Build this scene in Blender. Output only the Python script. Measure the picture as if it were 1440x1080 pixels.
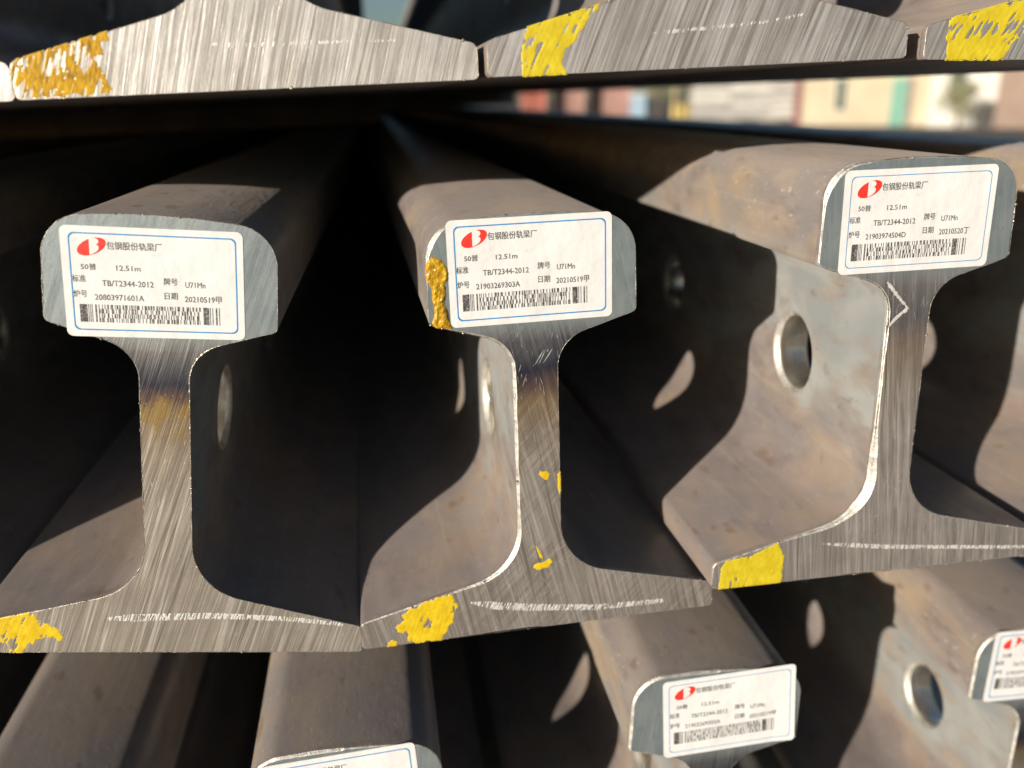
import bpy, bmesh, math, random
from mathutils import Vector, Matrix, noise as mn

for o in list(bpy.data.objects): bpy.data.objects.remove(o)
S = bpy.context.scene
COL = S.collection
R = math.radians
CAMH = 1.2                      # camera height above the yard, metres

# ------------------------------------------------------------------ camera
cam = bpy.data.cameras.new('camera'); camo = bpy.data.objects.new('camera', cam); COL.objects.link(camo)
S.camera = camo
cam.sensor_fit = 'HORIZONTAL'; cam.sensor_width = 36.0
cam.lens = 1261.63 / 1440 * 36
cam.clip_start = 0.01; cam.clip_end = 2000
yaw, pitch, roll = R(8.6215), R(17.580), R(-0.302)
fwd = Vector((math.sin(yaw)*math.cos(pitch), math.cos(yaw)*math.cos(pitch), -math.sin(pitch)))
rt0 = Vector((math.cos(yaw), -math.sin(yaw), 0)); up0 = rt0.cross(fwd)
rt = math.cos(roll)*rt0 + math.sin(roll)*up0; upv = -math.sin(roll)*rt0 + math.cos(roll)*up0
camo.matrix_world = Matrix(((rt.x, upv.x, -fwd.x, 0), (rt.y, upv.y, -fwd.y, 0), (rt.z, upv.z, -fwd.z, CAMH), (0, 0, 0, 1)))
cam.dof.use_dof = True; cam.dof.focus_distance = 0.296; cam.dof.aperture_fstop = 7.2

# ------------------------------------------------------------------ sun and sky
SUN = Vector((1.0, 0.89, -0.250)).normalized()          # travel direction of the light
elev = math.asin(-SUN.z); azim = math.atan2(-SUN.x, -SUN.y)
w = bpy.data.worlds.new('World'); S.world = w; w.use_nodes = True
wn = w.node_tree; wn.nodes.clear()
sky = wn.nodes.new('ShaderNodeTexSky'); sky.sky_type = 'NISHITA'; sky.sun_disc = False
sky.sun_elevation = elev; sky.sun_rotation = azim; sky.altitude = 50; sky.air_density = 1.0; sky.dust_density = 1.0; sky.ozone_density = 2.5
bg = wn.nodes.new('ShaderNodeBackground'); bg.inputs[1].default_value = 0.072
wo = wn.nodes.new('ShaderNodeOutputWorld')
wn.links.new(sky.outputs[0], bg.inputs[0]); wn.links.new(bg.outputs[0], wo.inputs[0])
sl = bpy.data.lights.new('sun', 'SUN'); sl.energy = 5.0; sl.angle = R(0.55); sl.color = (1.0, 0.91, 0.79)
so = bpy.data.objects.new('sun', sl); COL.objects.link(so)
so.rotation_euler = (-SUN).to_track_quat('Z', 'Y').to_euler(); so.location = (-8, -8, 6)
S.view_settings.view_transform = 'Standard'; S.view_settings.look = 'None'
S.view_settings.exposure = 0.08; S.view_settings.gamma = 1
S.render.engine = 'CYCLES'; S.cycles.max_bounces = 6; S.cycles.diffuse_bounces = 2; S.cycles.glossy_bounces = 3; S.cycles.use_denoising = True

# ------------------------------------------------------------------ node helpers
class NT:
    def __init__(s, name):
        s.m = bpy.data.materials.new(name); s.m.use_nodes = True
        s.t = s.m.node_tree; s.t.nodes.clear()
        s.out = s.t.nodes.new('ShaderNodeOutputMaterial')
        s.b = s.t.nodes.new('ShaderNodeBsdfPrincipled'); s.t.links.new(s.b.outputs[0], s.out.inputs[0])
    def n(s, typ, **kw):
        nd = s.t.nodes.new(typ)
        for k, v in kw.items(): setattr(nd, k, v)
        return nd
    def put(s, sock, v):
        if isinstance(v, bpy.types.NodeSocket): s.t.links.new(v, sock)
        else:
            if isinstance(v, tuple) and len(v) == 3 and sock.type == 'RGBA': v = v + (1,)
            sock.default_value = v
    def set(s, **kw):
        for k, v in kw.items(): s.put(s.b.inputs[k.replace('_', ' ')], v)
    def obj(s): return s.n('ShaderNodeTexCoord').outputs['Object']
    def rot(s, v, ang, axis='Y_AXIS'):
        r = s.n('ShaderNodeVectorRotate', rotation_type=axis); s.put(r.inputs['Vector'], v); r.inputs['Angle'].default_value = ang
        return r.outputs[0]
    def scale(s, v, sc, loc=(0, 0, 0)):
        m = s.n('ShaderNodeMapping'); s.put(m.inputs['Vector'], v); m.inputs['Scale'].default_value = sc; m.inputs['Location'].default_value = loc
        return m.outputs[0]
    def noise(s, v, scale=1.0, detail=3.0, rough=0.55, dist=0.0):
        x = s.n('ShaderNodeTexNoise'); s.put(x.inputs['Vector'], v)
        x.inputs['Scale'].default_value = scale; x.inputs['Detail'].default_value = detail
        x.inputs['Roughness'].default_value = rough; x.inputs['Distortion'].default_value = dist
        return x.outputs['Fac']
    def ramp(s, f, pts, interp='LINEAR'):
        x = s.n('ShaderNodeValToRGB'); x.color_ramp.interpolation = interp
        e = x.color_ramp.elements
        while len(e) < len(pts): e.new(0.5)
        for el, (p, c) in zip(e, pts):
            el.position = p; el.color = (c, c, c, 1) if isinstance(c, (int, float)) else tuple(c) + (1,)
        s.put(x.inputs[0], f); return x.outputs[0]
    def math(s, op, a, b=0.0, clamp=False):
        x = s.n('ShaderNodeMath', operation=op, use_clamp=clamp); s.put(x.inputs[0], a); s.put(x.inputs[1], b); return x.outputs[0]
    def mix(s, f, a, b, mode='MIX'):
        x = s.n('ShaderNodeMix', data_type='RGBA', blend_type=mode); s.put(x.inputs[0], f); s.put(x.inputs[6], a); s.put(x.inputs[7], b)
        return x.outputs[2]
    def sep(s, v):
        x = s.n('ShaderNodeSeparateXYZ'); s.put(x.inputs[0], v); return x.outputs
    def map(s, f, a, b, c=0.0, d=1.0):
        x = s.n('ShaderNodeMapRange', clamp=True); s.put(x.inputs[0], f)
        for i, v in enumerate((a, b, c, d)): s.put(x.inputs[1+i], v)
        return x.outputs[0]
    def bump(s, h, strength, dist, nrm=None):
        x = s.n('ShaderNodeBump'); s.put(x.inputs['Height'], h); x.inputs['Strength'].default_value = strength; x.inputs['Distance'].default_value = dist
        if nrm: s.put(x.inputs['Normal'], nrm)
        return x.outputs[0]

# ------------------------------------------------------------------ materials
def face_material(name, ang, seed, bright=1.0, heat=True, coarse=1.0, rough=0.42, tilt2=None, metal=0.55, tint=(1, 1, 1), hk=1.0, hs=0.0, gold=0.0, lk=0.55):
    """saw-cut end of a rail: striations, bright fresh lines, heat-tint bands below a greyish hardened head"""
    n = NT(name)
    oc = n.obj(); X, Y, Z = n.sep(oc)
    off = n.scale(oc, (1, 1, 1), (seed*3.1, seed*1.7, seed*0.9))
    warp = n.noise(n.scale(off, (25, 25, 25)), 1.0, 2)
    ang = -ang; tilt2 = None if tilt2 is None else -tilt2
    rv = n.rot(off, ang)
    a = n.noise(n.scale(rv, (620/coarse, 1, 9)), 1, 5, 0.62)
    b = n.noise(n.scale(rv, (2600/coarse, 1, 34)), 1, 3, 0.6)
    c = n.noise(n.scale(n.rot(off, ang+0.05), (900/coarse, 1, 12)), 1, 2, 0.5)
    if tilt2 is not None:
        a2 = n.noise(n.scale(n.rot(off, tilt2), (700, 1, 30)), 1, 4, 0.6)
        zone = n.ramp(n.noise(n.scale(off, (55, 1, 55)), 1, 3), [(0.42, 0), (0.6, 1)])
        a = n.mix(zone, a, a2)
    h = n.math('ADD', n.math('MULTIPLY', a, 0.62), n.math('MULTIPLY', b, 0.38))
    lines = n.ramp(c, [(0.57, 0), (0.63, 1)])                       # fresh bright tooth lines
    blot = n.noise(n.scale(off, (70, 1, 70)), 1, 4, 0.6)
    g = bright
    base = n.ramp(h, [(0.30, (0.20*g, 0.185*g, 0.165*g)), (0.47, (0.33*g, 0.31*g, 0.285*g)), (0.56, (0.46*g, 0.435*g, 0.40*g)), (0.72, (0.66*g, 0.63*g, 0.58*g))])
    dk = n.ramp(n.noise(n.scale(n.rot(off, ang-0.03), (760/coarse, 1, 8), (4, 0, 1)), 1, 3, 0.55), [(0.58, 0), (0.66, 0.6)])
    base = n.mix(dk, base, (0.15*g, 0.135*g, 0.118*g))
    base = n.mix(n.math('MULTIPLY', lines, lk), base, (min(0.86*g, 0.9), min(0.84*g, 0.88), min(0.78*g, 0.84)))
    base = n.mix(n.ramp(blot, [(0.35, 0.0), (0.75, 0.35)]), base, (0.20, 0.175, 0.15))
    base = n.mix(1.0, base, tint, 'MULTIPLY')
    ro = n.map(a, 0.3, 0.7, rough+0.12, rough-0.10)
    met = metal
    if heat:
        zz = n.math('ADD', Z, n.math('MULTIPLY', n.math('SUBTRACT', warp, 0.5), 0.020))
        zz0 = n.math('ADD', Z, n.math('MULTIPLY', n.math('SUBTRACT', warp, 0.5), 0.006))
        zz = n.math('ADD', zz, n.math('MULTIPLY', n.math('SUBTRACT', b, 0.5), 0.007))
        zz = n.math('ADD', zz, hs)
        zf = n.map(zz, 0.06, 0.13)
        tintc = n.ramp(zf, [(0.0, (0.95, 0.93, 0.92)), (0.25, (0.80, 0.73, 0.66)), (0.37, (0.66, 0.53, 0.36)), (0.43, (0.33, 0.24, 0.22)), (0.51, (0.10, 0.11, 0.18)), (0.60, (0.24, 0.26, 0.33)), (0.70, (0.46, 0.48, 0.54)), (0.8, (0.8, 0.82, 0.84))])
        base = n.mix(hk, base, tintc, 'MULTIPLY')
        if gold:
            gz = n.math('MULTIPLY', n.map(zz, 0.078, 0.084), n.map(zz, 0.094, 0.089))
            base = n.mix(n.math('MULTIPLY', gz, n.ramp(n.noise(n.scale(off, (170, 1, 120), (2, 0, 5)), 1, 3), [(0.46, 0), (0.56, gold)])), base, (0.34, 0.22, 0.07))
        head = n.map(zz0, 0.109, 0.1165)
        hcol = n.mix(n.ramp(n.noise(n.scale(off, (130, 1, 60)), 1, 4), [(0.35, 0), (0.65, 1)]), (0.245, 0.290, 0.305), (0.335, 0.375, 0.378))
        hcol = n.mix(n.ramp(n.noise(n.scale(rv, (900, 1, 40)), 1, 3), [(0.48, 0), (0.75, 0.4)]), hcol, (0.44, 0.47, 0.47))
        hcol = n.mix(n.ramp(n.noise(n.scale(off, (260, 1, 200), (7, 0, 3)), 1, 4, 0.65), [(0.58, 0), (0.70, 0.45)]), hcol, (0.19, 0.20, 0.20))
        base = n.mix(head, base, hcol)
        met = n.map(head, 0, 1, metal, 0.5)
        ro = n.math('ADD', ro, n.math('MULTIPLY', head, 0.03))
    hs = n.math('ADD', n.math('MULTIPLY', a, 1.0), n.math('MULTIPLY', b, 0.5))
    if heat: hs = n.math('MULTIPLY', hs, n.map(head, 0, 1, 1.0, 0.25))
    bp = n.bump(hs, 0.55, 0.00035)
    bp = n.bump(n.noise(n.scale(off, (900, 900, 900)), 1, 3), 0.25, 0.0002, bp)
    n.set(Base_Color=base, Metallic=met, Roughness=ro, Normal=bp)
    return n.m

def scale_material(name):
    """hot-rolled skin: brown-grey mill scale, blue-grey smooth patches on the web, dull rust, fine dents"""
    n = NT(name)
    oc = n.obj(); X, Y, Z = n.sep(oc)
    inf = n.n('ShaderNodeObjectInfo').outputs['Random']
    cx = n.n('ShaderNodeCombineXYZ'); n.put(cx.inputs[0], n.math('MULTIPLY', inf, 7.0)); n.put(cx.inputs[1], n.math('MULTIPLY', inf, 13.0))
    va = n.n('ShaderNodeVectorMath', operation='ADD'); n.put(va.inputs[0], oc); n.put(va.inputs[1], cx.outputs[0]); off = va.outputs[0]
    big = n.noise(n.scale(off, (26, 12, 26)), 1, 3, 0.5, 0.6)
    big2 = n.noise(n.scale(off, (38, 22, 38), (5, 2, 8)), 1, 3, 0.5, 0.8)
    mid = n.noise(n.scale(off, (95, 40, 95)), 1, 4, 0.55, 0.5)
    fine = n.noise(n.scale(off, (700, 350, 700)), 1, 2, 0.5)
    streak = n.noise(n.scale(off, (420, 7, 420)), 1, 3, 0.6)
    col = n.ramp(mid, [(0.28, (0.150, 0.125, 0.118)), (0.48, (0.215, 0.183, 0.168)), (0.62, (0.265, 0.228, 0.203)), (0.78, (0.33, 0.29, 0.25))])
    col = n.mix(n.ramp(big, [(0.44, 0.0), (0.62, 0.75)]), col, (0.345, 0.260, 0.175))         # thin tan rust bloom
    col = n.mix(n.ramp(big2, [(0.48, 0.0), (0.62, 0.6)]), col, (0.20, 0.194, 0.194))       # slate patches of tight scale
    # smooth blue-grey scale that survives on the web, breaking up into tan
    zone = n.math('MULTIPLY', n.map(n.math('ADD', Z, n.math('MULTIPLY', n.math('SUBTRACT', big, 0.5), 0.20)), 0.050, 0.074), n.map(Z, 0.124, 0.112))
    col = n.mix(n.math('MULTIPLY', zone, n.ramp(mid, [(0.36, 0.25), (0.54, 0.92)])), col, n.ramp(big2, [(0.40, (0.225, 0.243, 0.248)), (0.60, (0.305, 0.315, 0.302))]))
    # purple-grey foot; head top painted paler in place of grazing sunlight
    col = n.mix(n.math('MULTIPLY', n.map(Z, 0.045, 0.026), 0.45), col, (0.200, 0.163, 0.157))
    col = n.mix(n.math('MULTIPLY', n.map(Z, 0.142, 0.150), 0.55), col, (0.29, 0.250, 0.232))
    spots = n.ramp(n.noise(n.scale(off, (150, 70, 150)), 1, 2, 0.4), [(0.65, 0), (0.73, 1)])
    col = n.mix(n.math('MULTIPLY', spots, 0.45), col, (0.15, 0.085, 0.045))
    pits = n.ramp(n.noise(n.scale(off, (260, 120, 260), (3, 3, 3)), 1, 2, 0.5), [(0.70, 0), (0.75, 1)])
    col = n.mix(n.math('MULTIPLY', pits, 0.35), col, (0.09, 0.075, 0.07))
    col = n.mix(n.ramp(streak, [(0.6, 0), (0.80, 0.35)]), col, (0.36, 0.33, 0.30))
    vs_ = n.noise(n.scale(n.rot(off, 0.5, 'X_AXIS'), (1500, 160, 500)), 1, 2, 0.5)                       # handling nicks
    hz = n.math('MULTIPLY', n.ramp(vs_, [(0.66, 0), (0.72, 1)]), n.map(Z, 0.118, 0.130))
    col = n.mix(n.math('MULTIPLY', hz, 0.5), col, (0.50, 0.45, 0.38))
    dn_ = n.noise(n.scale(off, (330, 160, 330), (1, 6, 2)), 1, 3, 0.6)
    col = n.mix(n.ramp(dn_, [(0.56, 0), (0.75, 0.35)]), col, (0.33, 0.29, 0.245))
    ro = n.map(mid, 0.3, 0.7, 0.50, 0.34)
    bp = n.bump(mid, 0.16, 0.0010); bp = n.bump(fine, 0.10, 0.0003, bp); bp = n.bump(dn_, 0.09, 0.0006, bp); bp = n.bump(streak, 0.10, 0.0003, bp)
    n.set(Base_Color=col, Metallic=0.0, Specular_IOR_Level=0.5, Roughness=ro, Diffuse_Roughness=1.0, Normal=bp)
    return n.m

def simple(name, col, rough=0.6, metal=0.0, var=0.25, sc=8.0, bump=0.0, bd=0.001):
    n = NT(name); oc = n.obj()
    f = n.noise(n.scale(oc, (sc, sc, sc)), 1, 5, 0.6)
    c = n.ramp(f, [(0.3, tuple(x*(1-var) for x in col)), (0.7, tuple(min(1, x*(1+var)) for x in col))])
    n.set(Base_Color=c, Roughness=rough, Metallic=metal)
    if bump: n.set(Normal=n.bump(n.noise(n.scale(oc, (sc*6, sc*6, sc*6)), 1, 4), bump, bd))
    return n.m

M_SKIN = scale_material('mill_scale')
M_EDGE = simple('bright_edge', (0.55, 0.50, 0.42), 0.32, 0.8, 0.55, 260, 0.6, 0.0003)
M_CHAMF = simple('ground_chamfer', (0.68, 0.65, 0.58), 0.45, 0.5, 0.35, 300, 0.6, 0.0004)
M_FRESH = simple('fresh_scrape', (0.80, 0.78, 0.73), 0.38, 0.45, 0.30, 500, 0.4, 0.0002)
def bore_mat():
    n = NT('bored_steel'); oc = n.obj()
    t = n.noise(n.scale(oc, (900, 8, 8)), 1, 3, 0.6); f = n.noise(n.scale(oc, (90, 90, 90)), 1, 3)
    c = n.ramp(f, [(0.35, (0.66, 0.60, 0.50)), (0.7, (0.88, 0.82, 0.72))])
    n.set(Base_Color=c, Metallic=0.90, Roughness=n.map(t, 0.3, 0.7, 0.16, 0.30), Normal=n.bump(t, 0.2, 0.0002)); return n.m
M_BORE = bore_mat()
M_CHALK = simple('chalky_scribe', (0.74, 0.73, 0.69), 0.5, 0.25, 0.15, 500, 0.4, 0.0002)

def paint_mat(name, lo, hi, rough=0.42, pit=0.4):
    n = NT(name); oc = n.obj()
    f = n.noise(n.scale(oc, (220, 220, 220)), 1, 5, 0.65); g = n.noise(n.scale(oc, (900, 900, 260)), 1, 3)
    c = n.ramp(f, [(0.30, lo), (0.65, hi)])
    c = n.mix(n.ramp(g, [(0.60-0.3*(pit-0.4), 0), (0.8-0.3*(pit-0.4), pit)]), c, (0.36, 0.26, 0.06) if pit < 0.5 else (0.12, 0.075, 0.02))  # ochre version puts the dark of its crevices into the colour
    dr = n.noise(n.scale(n.rot(oc, -0.4), (1400, 1, 120)), 1, 3)
    c = n.mix(n.ramp(dr, [(0.56, 0), (0.72, 0.5)]), c, tuple(x*0.62 for x in lo))
    n.set(Base_Color=c, Roughness=rough, Normal=n.bump(f, 0.35, 0.0004)); return n.m
M_YEL = paint_mat('yellow_paint', (0.66, 0.43, 0.008), (0.82, 0.60, 0.02))
M_LEMON = paint_mat('lemon_yellow_paint', (0.58, 0.44, 0.012), (0.74, 0.59, 0.03))
M_OCHRE = paint_mat('ochre_yellow_paint', (0.48, 0.25, 0.008), (0.72, 0.42, 0.015), 0.3, 0.75)

def label_mat():
    n = NT('label_paper'); oc = n.obj()
    f = n.noise(n.scale(oc, (60, 60, 60)), 1, 4); g = n.noise(n.scale(oc, (260, 260, 260)), 1, 3)
    c = n.ramp(f, [(0.3, (0.80, 0.785, 0.765)), (0.7, (0.87, 0.86, 0.84))])
    c = n.mix(n.ramp(g, [(0.66, 0), (0.8, 0.35)]), c, (0.52, 0.51, 0.50))
    n.set(Base_Color=c, Roughness=0.38, Normal=n.bump(n.noise(n.scale(oc, (110, 110, 110)), 1, 3), 0.5, 0.0012)); return n.m
M_LABEL = label_mat()
def ink(name, col, fade):
    n = NT(name); oc = n.obj()
    f = n.noise(n.scale(oc, (1500, 1500, 1500)), 1, 3)
    c = n.ramp(f, [(0.42, col), (0.72, tuple(x+(0.6-x)*fade for x in col))])
    n.set(Base_Color=c, Roughness=0.5); return n.m
M_INK = ink('black_print', (0.07, 0.07, 0.072), 0.45)
M_BAR = ink('barcode_print', (0.06, 0.057, 0.05), 0.5)
M_BLUE = ink('blue_print', (0.02, 0.25, 0.58), 0.05)
M_RED = ink('red_print', (0.80, 0.035, 0.02), 0.05)
M_WOOD = simple('weathered_timber', (0.17, 0.125, 0.085), 0.8, 0, 0.4, 14, 0.5, 0.004)
M_CONC = simple('grey_concrete', (0.30, 0.29, 0.27), 0.85, 0, 0.25, 5, 0.5, 0.01)

# ------------------------------------------------------------------ object helpers
def link(name, me, parent=None, mats=()):
    o = bpy.data.objects.new(name, me); COL.objects.link(o)
    for m in mats: me.materials.append(m)
    if parent: o.parent = parent
    return o
def tag(o, label, cat, group=None):
    o['label'] = label; o['category'] = cat
    if group: o['group'] = group
    return o
def mesh(name, verts, faces, mi=None, smooth=False):
    me = bpy.data.meshes.new(name); me.from_pydata(verts, [], faces); me.update()
    if mi: me.polygons.foreach_set('material_index', mi)
    if smooth: me.polygons.foreach_set('use_smooth', [True]*len(me.polygons))
    return me
def box(vs, fs, x0, x1, y0, y1, z0, z1):
    b = len(vs)
    vs += [(x0, y0, z0), (x1, y0, z0), (x1, y1, z0), (x0, y1, z0), (x0, y0, z1), (x1, y0, z1), (x1, y1, z1), (x0, y1, z1)]
    fs += [tuple(b+i for i in f) for f in ((0, 3, 2, 1), (4, 5, 6, 7), (0, 1, 5, 4), (1, 2, 6, 5), (2, 3, 7, 6), (3, 0, 4, 7))]
def boxobj(name, dims, mat, parent=None, bevel=0.0):
    vs, fs = [], []
    for d in (dims if isinstance(dims, list) else [dims]): box(vs, fs, *d)
    o = link(name, mesh(name, vs, fs), parent, [mat])
    if bevel:
        md = o.modifiers.new('bevel', 'BEVEL'); md.width = bevel; md.segments = 2
    return o

# ------------------------------------------------------------------ the rail section (millimetres, 152 high, 132 foot, 70 head)
def fillet(poly, i, r, seg):
    p0, p, p1 = Vector(poly[i-1][:2]), Vector(poly[i][:2]), Vector(poly[(i+1)][:2])
    a, b = (p0-p).normalized(), (p1-p).normalized()
    ang = math.acos(max(-1, min(1, a.dot(b)))); t = r/math.tan(ang/2)
    c = p + (a+b).normalized()*(r/math.sin(ang/2))
    s, e = p+a*t-c, p+b*t-c
    a0 = math.atan2(s.y, s.x); da = math.atan2(e.y, e.x)-a0
    while da > math.pi: da -= 2*math.pi
    while da < -math.pi: da += 2*math.pi
    return [(c.x+r*math.cos(a0+da*k/seg), c.y+r*math.sin(a0+da*k/seg)) for k in range(seg+1)]
half = [(0, 0, 0, 0), (66, 0, 1.6, 4), (66, 10.3, 2.6, 5), (7.8, 25.0, 21, 14), (7.7, 109.3, 13, 12), (35, 117.6, 2.2, 5), (34.4, 150.1, 13, 12), (10, 151.85, 0, 0), (0, 152, 0, 0)]
rightp = []
for i, (u, z, r, sgm) in enumerate(half):
    if i in (0, 8): continue
    if r: rightp += fillet(half, i, r, sgm)
    else: rightp.append((u, z))
def densify(pts, step):
    out = []
    for (a, b), (c, d) in zip(pts, pts[1:]):
        k = max(1, int(math.hypot(c-a, d-b)/step))
        out += [(a+(c-a)*j/k, b+(d-b)*j/k) for j in range(k)]
    return out + [pts[-1]]
closed = rightp + [(0, 152)] + [(-u, z) for u, z in reversed(rightp)]          # counter-clockwise seen from the front
PROF = closed
FINE = densify(closed + [closed[0]], 1.1)[:-1]

def rail_body_mesh():
    n = len(PROF); Y0, Y1 = 0.0022, 12.51
    vs = [(u/1000, Y0, z/1000) for u, z in PROF] + [(u/1000, Y1, z/1000) for u, z in PROF]
    fs = [(i, n+i, n+(i+1) % n, (i+1) % n) for i in range(n)] + [tuple(range(n)), tuple(range(2*n-1, n-1, -1))]
    me = mesh('rail_body', vs, fs)
    bm = bmesh.new(); bm.from_mesh(me); bmesh.ops.recalc_face_normals(bm, faces=bm.faces); bm.to_mesh(me); bm.free()
    o = bpy.data.objects.new('tmp_body', me); COL.objects.link(o)
    cb = bmesh.new()
    for d in (0.066, 0.216, 0.356):
        r = bmesh.ops.create_cone(cb, cap_ends=True, segments=56, radius1=0.01715, radius2=0.01715, depth=0.06, matrix=Matrix.Translation((0, d, 0.0685)) @ Matrix.Rotation(math.pi/2, 4, 'Y'))
    cm = bpy.data.meshes.new('cut'); cb.to_mesh(cm); cb.free()
    co = bpy.data.objects.new('tmp_cut', cm); COL.objects.link(co)
    md = o.modifiers.new('b', 'BOOLEAN'); md.operation = 'DIFFERENCE'; md.solver = 'EXACT'; md.object = co
    dg = bpy.context.evaluated_depsgraph_get()
    res = bpy.data.meshes.new_from_object(o.evaluated_get(dg)); res.name = 'rail_body'
    bpy.data.objects.remove(o); bpy.data.objects.remove(co)
    res.materials.clear()
    res.polygons.foreach_set('use_smooth', [True]*len(res.polygons)); res.set_sharp_from_angle(angle=R(28))
    return res
BODY = rail_body_mesh(); BODY.materials.append(M_SKIN)

def bore_mesh():
    """bright machined lining of one bolt hole with a small countersink on both sides"""
    prof = [(-7.94, 17.3), (-7.88, 17.2), (-5.9, 15.46), (-5.7, 15.40), (0, 15.38), (5.7, 15.40), (5.9, 15.46), (7.88, 17.2), (7.94, 17.3)]
    K = 56; vs, fs = [], []
    for u, r in prof:
        vs += [(u/1000, r/1000*math.cos(2*math.pi*k/K), r/1000*math.sin(2*math.pi*k/K)) for k in range(K)]
    for j in range(len(prof)-1):
        fs += [(j*K+k, j*K+(k+1) % K, (j+1)*K+(k+1) % K, (j+1)*K+k) for k in range(K)]
    me = mesh('bolt_hole', vs, fs, [1 if j in (0, 1, 6, 7) else 0 for j in range(len(prof)-1) for k in range(K)], smooth=True)
    me.materials.append(M_BORE); me.materials.append(M_CHAMF); return me
BORE = bore_mesh()

def end_mesh(seed, cham):
    """cap of the sawn end: jittered outline, chamfer of varying width given by cham(u, z, side) in mm"""
    n = len(FINE); outer0, outer1, inner = [], [], []
    for i, (u, z) in enumerate(FINE):
        a, b = Vector(FINE[i-1]), Vector(FINE[(i+1) % n])
        t = (b-a).normalized(); nv = Vector((-t.y, t.x))            # inward normal (counter-clockwise outline)
        c = cham(u, z)*(1+0.35*mn.noise((u*0.09+seed*2, z*0.09, 5.0))+0.10*mn.noise((u*0.5, z*0.5, seed))) + 0.10*mn.noise((u*0.6+seed, z*0.6, 0)) + 0.05
        c = max(0.06, c)
        outer0.append((u/1000, 0.0024, z/1000))
        outer1.append((u/1000, c/1000*0.9, z/1000))
        inner.append(((u+nv.x*c)/1000, 0, (z+nv.y*c)/1000))
    vs = outer0+outer1+inner; fs = []; mi = []
    for i in range(n):
        j = (i+1) % n
        fs.append((i, n+i, n+j, j)); mi.append(0)
        fs.append((n+i, 2*n+i, 2*n+j, n+j)); mi.append(1)
    fs.append(tuple(range(2*n, 3*n))); mi.append(2)
    me = mesh('end_face', vs, fs, mi)
    bm = bmesh.new(); bm.from_mesh(me)
    cap = max(bm.faces, key=lambda f: len(f.verts)); cap.normal_update()
    if cap.normal.y > 0: bmesh.ops.reverse_faces(bm, faces=bm.faces)
    bmesh.ops.triangulate(bm, faces=[f for f in bm.faces if len(f.verts) > 4])
    bm.to_mesh(me); bm.free()
    return me

def burr_mesh(seed, amt=1.0, lumps=14, boost=None):
    """thin torn bead of steel left by the saw along the outline, with crumbs"""
    rng = random.Random(seed)
    pts = densify(closed+[closed[0]], 0.55)[:-1]; n = len(pts); K = 5
    vs, fs = [], []
    for i, (u, z) in enumerate(pts):
        a, b = Vector(pts[i-1]), Vector(pts[(i+1) % n]); t = (b-a).normalized(); nv = Vector((t.y, -t.x))
        q = mn.noise((u*0.9+seed*5, z*0.9, seed)); q2 = mn.noise((u*0.16+seed*3, z*0.16, 3))
        r = amt*(0.04+0.20*max(0, q2-0.05)+0.40*max(0, q)**2)
        if boost: r *= boost(u, z)
        jx, jy = 0.10*mn.noise((u*1.7, z*1.7, seed+9)), 0.25*mn.noise((u*1.1, z*1.1, seed+4))
        c = Vector((u, z))-nv*0.05+nv*jx*amt
        for k in range(K):
            an = 2*math.pi*k/K
            p = c+nv*(r*math.cos(an)); vs.append((p.x/1000, (-0.02+jy*r+r*0.7*math.sin(an))/1000, p.y/1000))
    for i in range(n):
        j = (i+1) % n
        fs += [(i*K+k, i*K+(k+1) % K, j*K+(k+1) % K, j*K+k) for k in range(K)]
    for _ in range(lumps):
        u, z = pts[rng.randrange(n)]; r = rng.uniform(0.22, 0.6); b0 = len(vs)
        for k in range(6):
            d = Vector(((1, 0, 0), (-1, 0, 0), (0, 1, 0), (0, -1, 0), (0, 0, 1), (0, 0, -1))[k])*r*rng.uniform(0.7, 1.3)
            vs.append(((u+d.x)/1000, (d.y-0.1)/1000, (z+d.z)/1000))
        fs += [tuple(b0+q for q in f) for f in ((0, 2, 4), (2, 1, 4), (1, 3, 4), (3, 0, 4), (2, 0, 5), (1, 2, 5), (3, 1, 5), (0, 3, 5))]
    return mesh('burr_edge', vs, fs, smooth=True)

# -------- patches of paint / scrape: iso-contoured height fields lying on the sawn face
def seg_d(p, a, b):
    ab = b-a; t = max(0, min(1, (p-a).dot(ab)/max(1e-9, ab.dot(ab)))); return (p-a-ab*t).length
def poly_sd(poly):
    P = [Vector(q) for q in poly]
    def f(u, z):
        p = Vector((u, z)); ins = False; d = 1e9
        for i in range(len(P)):
            a, b = P[i-1], P[i]; d = min(d, seg_d(p, a, b))
            if (a.y > z) != (b.y > z) and u < (b.x-a.x)*(z-a.y)/(b.y-a.y)+a.x: ins = not ins
        return d if ins else -d
    return f
def line_sd(pts, wfun):
    P = [Vector(q) for q in pts]
    L = [0]
    for a, b in zip(P, P[1:]): L.append(L[-1]+(b-a).length)
    def f(u, z):
        p = Vector((u, z)); best = (1e9, 0)
        for i, (a, b) in enumerate(zip(P, P[1:])):
            ab = b-a; t = max(0, min(1, (p-a).dot(ab)/ab.dot(ab))); d = (p-a-ab*t).length
            if d < best[0]: best = (d, (L[i]+t*ab.length)/L[-1])
        return wfun(best[1])-best[0]
    return f
def inside_face():
    f = poly_sd(PROF)
    return lambda u, z: f(u, z)
FACE_SD = inside_face()
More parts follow.
